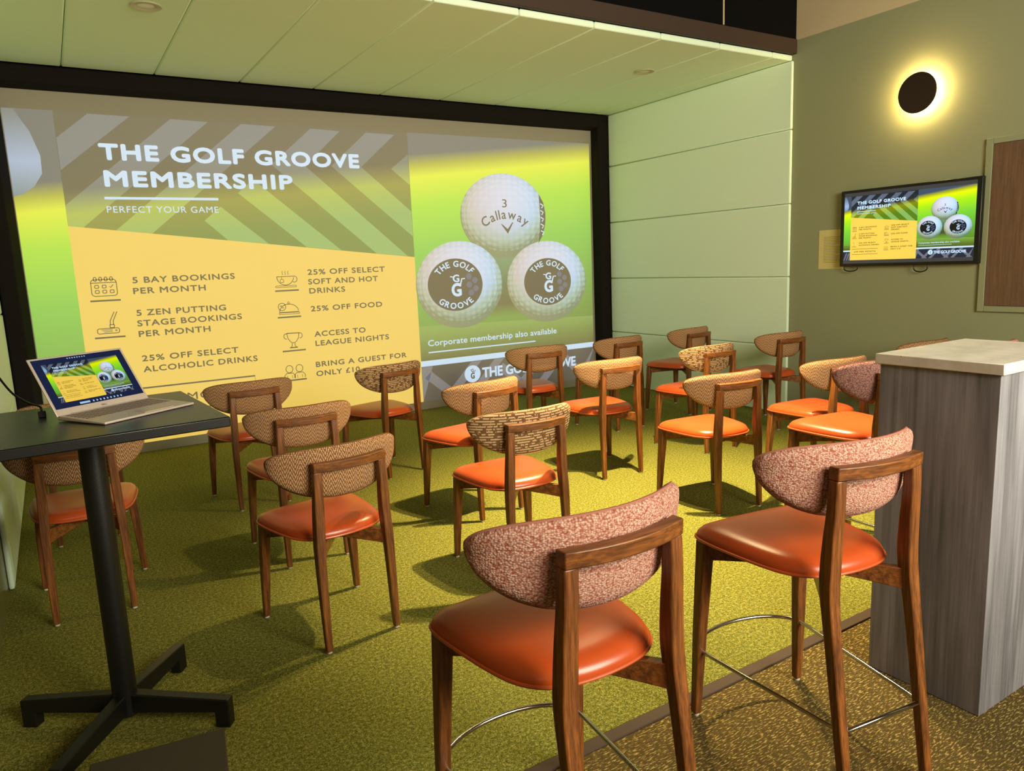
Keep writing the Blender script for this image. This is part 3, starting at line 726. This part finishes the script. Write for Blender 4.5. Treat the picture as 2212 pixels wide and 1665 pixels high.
LAB = dict(A='orange-seated wooden chair, leftmost '+FAR+', right of the laptop table', B='wooden zigzag-back chair, second from the left wall '+MID, C='wooden chair with dashed maze fabric, second from the left '+NEAR,
  D='wooden zigzag-back chair, leftmost '+NEAR+', beside the table corner', E='wooden zigzag-back chair behind the black laptop table by the left wall', F='wooden zigzag-back chair, third from the left wall '+MID,
  G='bright-orange-seated chair with dashed maze back, second from left '+FAR, H='wooden zigzag-back chair, third from the left '+NEAR, I='brightly lit orange-seated zigzag chair, fourth from the left wall '+MID,
  J='dim wooden zigzag-back chair, fourth from the left '+NEAR, K='dim wooden chair, rightmost '+NEAR+', against the padded panels', L='wooden chair with dashed pale back, second from the right '+MID,
  M='brightest orange-seated zigzag chair, third from the left '+FAR, N='dim wooden chair, rightmost '+MID+', by the green wall', O='orange-seated zigzag chair, fourth from the left '+FAR, U='wooden chair by the left wall, only its back edge showing above the laptop table', Q='wooden chair mostly hidden behind the grey block table, only its back top showing')
GRP = 'dining chairs in rows facing the screen'
p1 = make_chair('dining_chair', LAB['A'], 'chair', M['zigzag'], False, GRP)
p2 = make_chair('dining_chair', LAB['G'], 'chair', M['maze'], False, GRP)
used = set()
for k, (x, y, a) in CH.items():
    src = p2 if k in 'GCL' else p1
    if src.name not in used: o = src; used.add(src.name)
    else: o = copy_tree(src)
    if k == 'C': pass
    o['label'] = LAB[k]; o.location = (x, y, 0); o.rotation_euler = (0, 0, math.radians(a))
SG = 'bar stools around the grey block table'
st1 = make_chair('bar_stool', 'mauve tweed bar stool in front of the turf edge, nearest the camera', 'bar stool', M['weave'], True, SG)
st2 = make_chair('bar_stool', 'dark plum tweed bar stool partly behind the far left corner of the grey block table', 'bar stool', M['weave_dark'], True, SG)
for o, (x, y, a) in ((st1, (-4.814, -5.573, 0.3)), (st2, (-2.445, -4.809, -7.7))): o.location = (x, y, 0); o.rotation_euler = (0, 0, math.radians(a))
for lab, (x, y, a) in (('mauve tweed bar stool against the left face of the grey block table', (-3.902, -5.58, -7.9)), ('pink-backed bar stool hidden behind the grey block table at right, only its top showing', (-1.61, -4.85, -3.0))):
    o = copy_tree(st1); o['label'] = lab; o.location = (x, y, 0); o.rotation_euler = (0, 0, math.radians(a))

# ---------------------------------------------------------------- grey block table
t = thing('block_table', 'grey wood-effect block table with a pale concrete-look top', 'table', (0, 0, 0))
b = new_bm(); box(b, -3.375, -2.82, -5.865, -5.487, 0.001, 1.112); link_obj('body', b, M['greywood'], t, bevel=0.002)
b = new_bm(); box(b, -3.384, -2.805, -5.876, -5.472, 1.112, 1.147); link_obj('table_top', b, M['concrete'], t, bevel=0.003)

# ---------------------------------------------------------------- laptop table
TZ = 1.072
t = thing('poseur_table', 'tall black square pedestal table carrying the laptop', 'table', (-5.685, -4.255, 0), math.radians(3.5))
b = new_bm(); box(b, -0.352, 0.352, -0.345, 0.345, TZ-0.032, TZ); link_obj('table_top', b, M['black_top'], t, bevel=0.004)
b = new_bm(); lathe(b, [(0.038, 0.045), (0.038, TZ-0.06)], 28); lathe(b, [(0.05, TZ-0.066), (0.05, TZ-0.045)], 28); pole = link_obj('pole', b, M['black_metal'], t)
b = new_bm(); box(b, -0.09, 0.09, -0.09, 0.09, TZ-0.045, TZ-0.032); link_obj('mounting_plate', b, M['black_metal'], t, bevel=0.003)
for k in range(4):
    a = math.radians(45+90*k+6); c, s = math.cos(a), math.sin(a); L = 0.365; wd = 0.02
    b = new_bm()
    def q(u, v, z): return (c*u-s*v, s*u+c*v, z)
    prof = [(0.0, 0.055), (L-0.05, 0.055), (L-0.05, 0.0005), (L, 0.0005), (L, 0.1), (0.0, 0.125)]
    loft(b, [[q(u, -wd, z) for u, z in prof], [q(u, wd, z) for u, z in prof]]); link_obj('base_leg', b, M['black_metal'], t, bevel=0.004, smooth=False)

# ---------------------------------------------------------------- laptop
w_, d_, h_ = 0.33, 0.221, 0.214
t = thing('laptop', 'open silver laptop on the black pedestal table showing the same slide', 'laptop', (-5.624, -4.167, TZ), 0.567)
b = new_bm(); loft(b, [[(-w_/2, 0, 0.003), (w_/2, 0, 0.003), (w_/2, -d_, 0.001), (-w_/2, -d_, 0.001)], [(-w_/2, 0, 0.016), (w_/2, 0, 0.016), (w_/2, -d_, 0.009), (-w_/2, -d_, 0.009)]]); base = link_obj('keyboard_deck', b, M['alu'], t, bevel=0.003)
def deck_z(y): return 0.016+(0.007/d_)*y
b = new_bm()
for r in range(6):
    y0 = -0.018-r*0.0185; nk = 15
    for i in range(nk):
        if r == 5 and 4 <= i <= 8:
            if i != 4: continue
            x0, x1 = -w_*0.46+i*w_*0.92/nk, -w_*0.46+9*w_*0.92/nk
        else: x0, x1 = -w_*0.46+i*w_*0.92/nk, -w_*0.46+(i+1)*w_*0.92/nk
        z = deck_z(y0-0.008); box(b, x0+0.0014, x1-0.0014, y0-0.0155, y0, z-0.001, z+0.0012)
link_obj('keys', b, M['key'], base, bevel=0.0006, smooth=False)
b = new_bm(); z = deck_z(-0.175); box(b, -0.02, 0.09, -0.212, -0.138, z-0.0012, z+0.0006); link_obj('touchpad', b, plain('touchpad', (190, 174, 160), 0.35, 0.2), base, smooth=False)
tl = 0.576
def lidp(x, z, off):  # point on the lid plane, off = towards the viewer
    return (x, math.sin(tl)*z-off*math.cos(tl), 0.012+math.cos(tl)*z+off*math.sin(tl))
b = new_bm(); loft(b, [[lidp(-w_/2, 0.0, -0.006), lidp(w_/2, 0.0, -0.006), lidp(w_/2, h_, -0.004), lidp(-w_/2, h_, -0.004)], [lidp(-w_/2, 0.0, 0), lidp(w_/2, 0.0, 0), lidp(w_/2, h_, 0), lidp(-w_/2, h_, 0)]]); lid = link_obj('screen_lid', b, M['alu'], t, bevel=0.002)
b = new_bm(); tube(b, [(-0.12, 0.001, 0.0115), (0.12, 0.001, 0.0115)], 0.006, 10); link_obj('hinge', b, M['alu'], t)
navy = glow('desktop_navy', (30, 38, 68), 0.9)
b = new_bm(); P = [lidp(-w_/2+0.008, 0.026, 0.0006), lidp(w_/2-0.008, 0.026, 0.0006), lidp(w_/2-0.008, h_-0.007, 0.0006), lidp(-w_/2+0.008, h_-0.007, 0.0006)]
Q = [lidp(-w_/2+0.008, 0.026, -0.001), lidp(w_/2-0.008, 0.026, -0.001), lidp(w_/2-0.008, h_-0.007, -0.001), lidp(-w_/2+0.008, h_-0.007, -0.001)]
loft(b, [Q, P]); dsp = link_obj('display', b, navy, lid, smooth=False)
build_slide('displayed_slide', slide_mats('laptop', 1.0, False), lambda x, z, e: lidp(-0.132+(x-SX0)*0.264/(SX1-SX0), 0.045+(z-SZ0)*0.142/2.765, 0.0009+e), 0.00006, lid)
b = new_bm()
for i, x in enumerate([-0.03+k*0.0125 for k in range(9)]): 
    P = [lidp(x, 0.030, 0.0009), lidp(x+0.005, 0.031, 0.0009), lidp(x+0.005, 0.036, 0.0009), lidp(x, 0.037, 0.0009)]; b.faces.new([b.verts.new(p) for p in P])
P = [lidp(-0.075, 0.030, 0.0009), lidp(-0.04, 0.030, 0.0009), lidp(-0.04, 0.037, 0.0009), lidp(-0.075, 0.037, 0.0009)]; b.faces.new([b.verts.new(p) for p in P])
for i in range(8): 
    x = -0.04+i*0.0085; P = [lidp(x, h_-0.016, 0.0009), lidp(x+0.004, h_-0.016, 0.0009), lidp(x+0.004, h_-0.012, 0.0009), lidp(x, h_-0.012, 0.0009)]; b.faces.new([b.verts.new(p) for p in P])
link_obj('taskbar_icons', b, glow('icon_glow', (170, 205, 235), 0.9), lid, smooth=False)
vs, fs = text_mesh('DELL', 0.01, 1.05); mw = max(v[0] for v in vs)
b = new_bm(); V = [b.verts.new(lidp((v[0]-mw/2)*0.0085, 0.0105+v[1]*0.0085, 0.0005)) for v in vs]
for f in fs: b.faces.new([V[i] for i in f])
link_obj('maker_lettering', b, M['black_plastic'], lid, smooth=False)

# ---------------------------------------------------------------- cable with adapter
t = thing('display_cable', 'black display cable hanging down to the laptop table with a small adapter plug', 'cable', (-5.805, -4.14, TZ))
b = new_bm(); box(b, -0.011, 0.011, -0.006, 0.006, 0.0003, 0.022); link_obj('adapter', b, M['black_plastic'], t, bevel=0.002)
b = new_bm(); pts = smooth_path([(0.0, 0.0, 0.020), (-0.004, 0.010, 0.036), (-0.035, 0.06, 0.045), (-0.075, 0.11, 0.075), (-0.115, 0.17, 0.14), (-0.165, 0.24, 0.24), (-0.225, 0.32, 0.36), (-0.268, 0.38, 0.50)], 8)
tube(b, pts, 0.0035, 8); link_obj('cord', b, M['black_plastic'], t)

# ---------------------------------------------------------------- low dark box at the table foot
t = thing('low_box', 'low dark flat-topped box in front of the pedestal table foot', 'box', (-5.652, -4.93, 0), math.radians(-8))
b = new_bm(); box(b, -0.168, 0.168, -0.155, 0.155, 0.001, 0.188); link_obj('body', b, M['black_plastic'], t, bevel=0.003)
b = new_bm(); box(b, -0.172, 0.172, -0.159, 0.159, 0.188, 0.2); link_obj('lid', b, M['slab'], t, bevel=0.003)
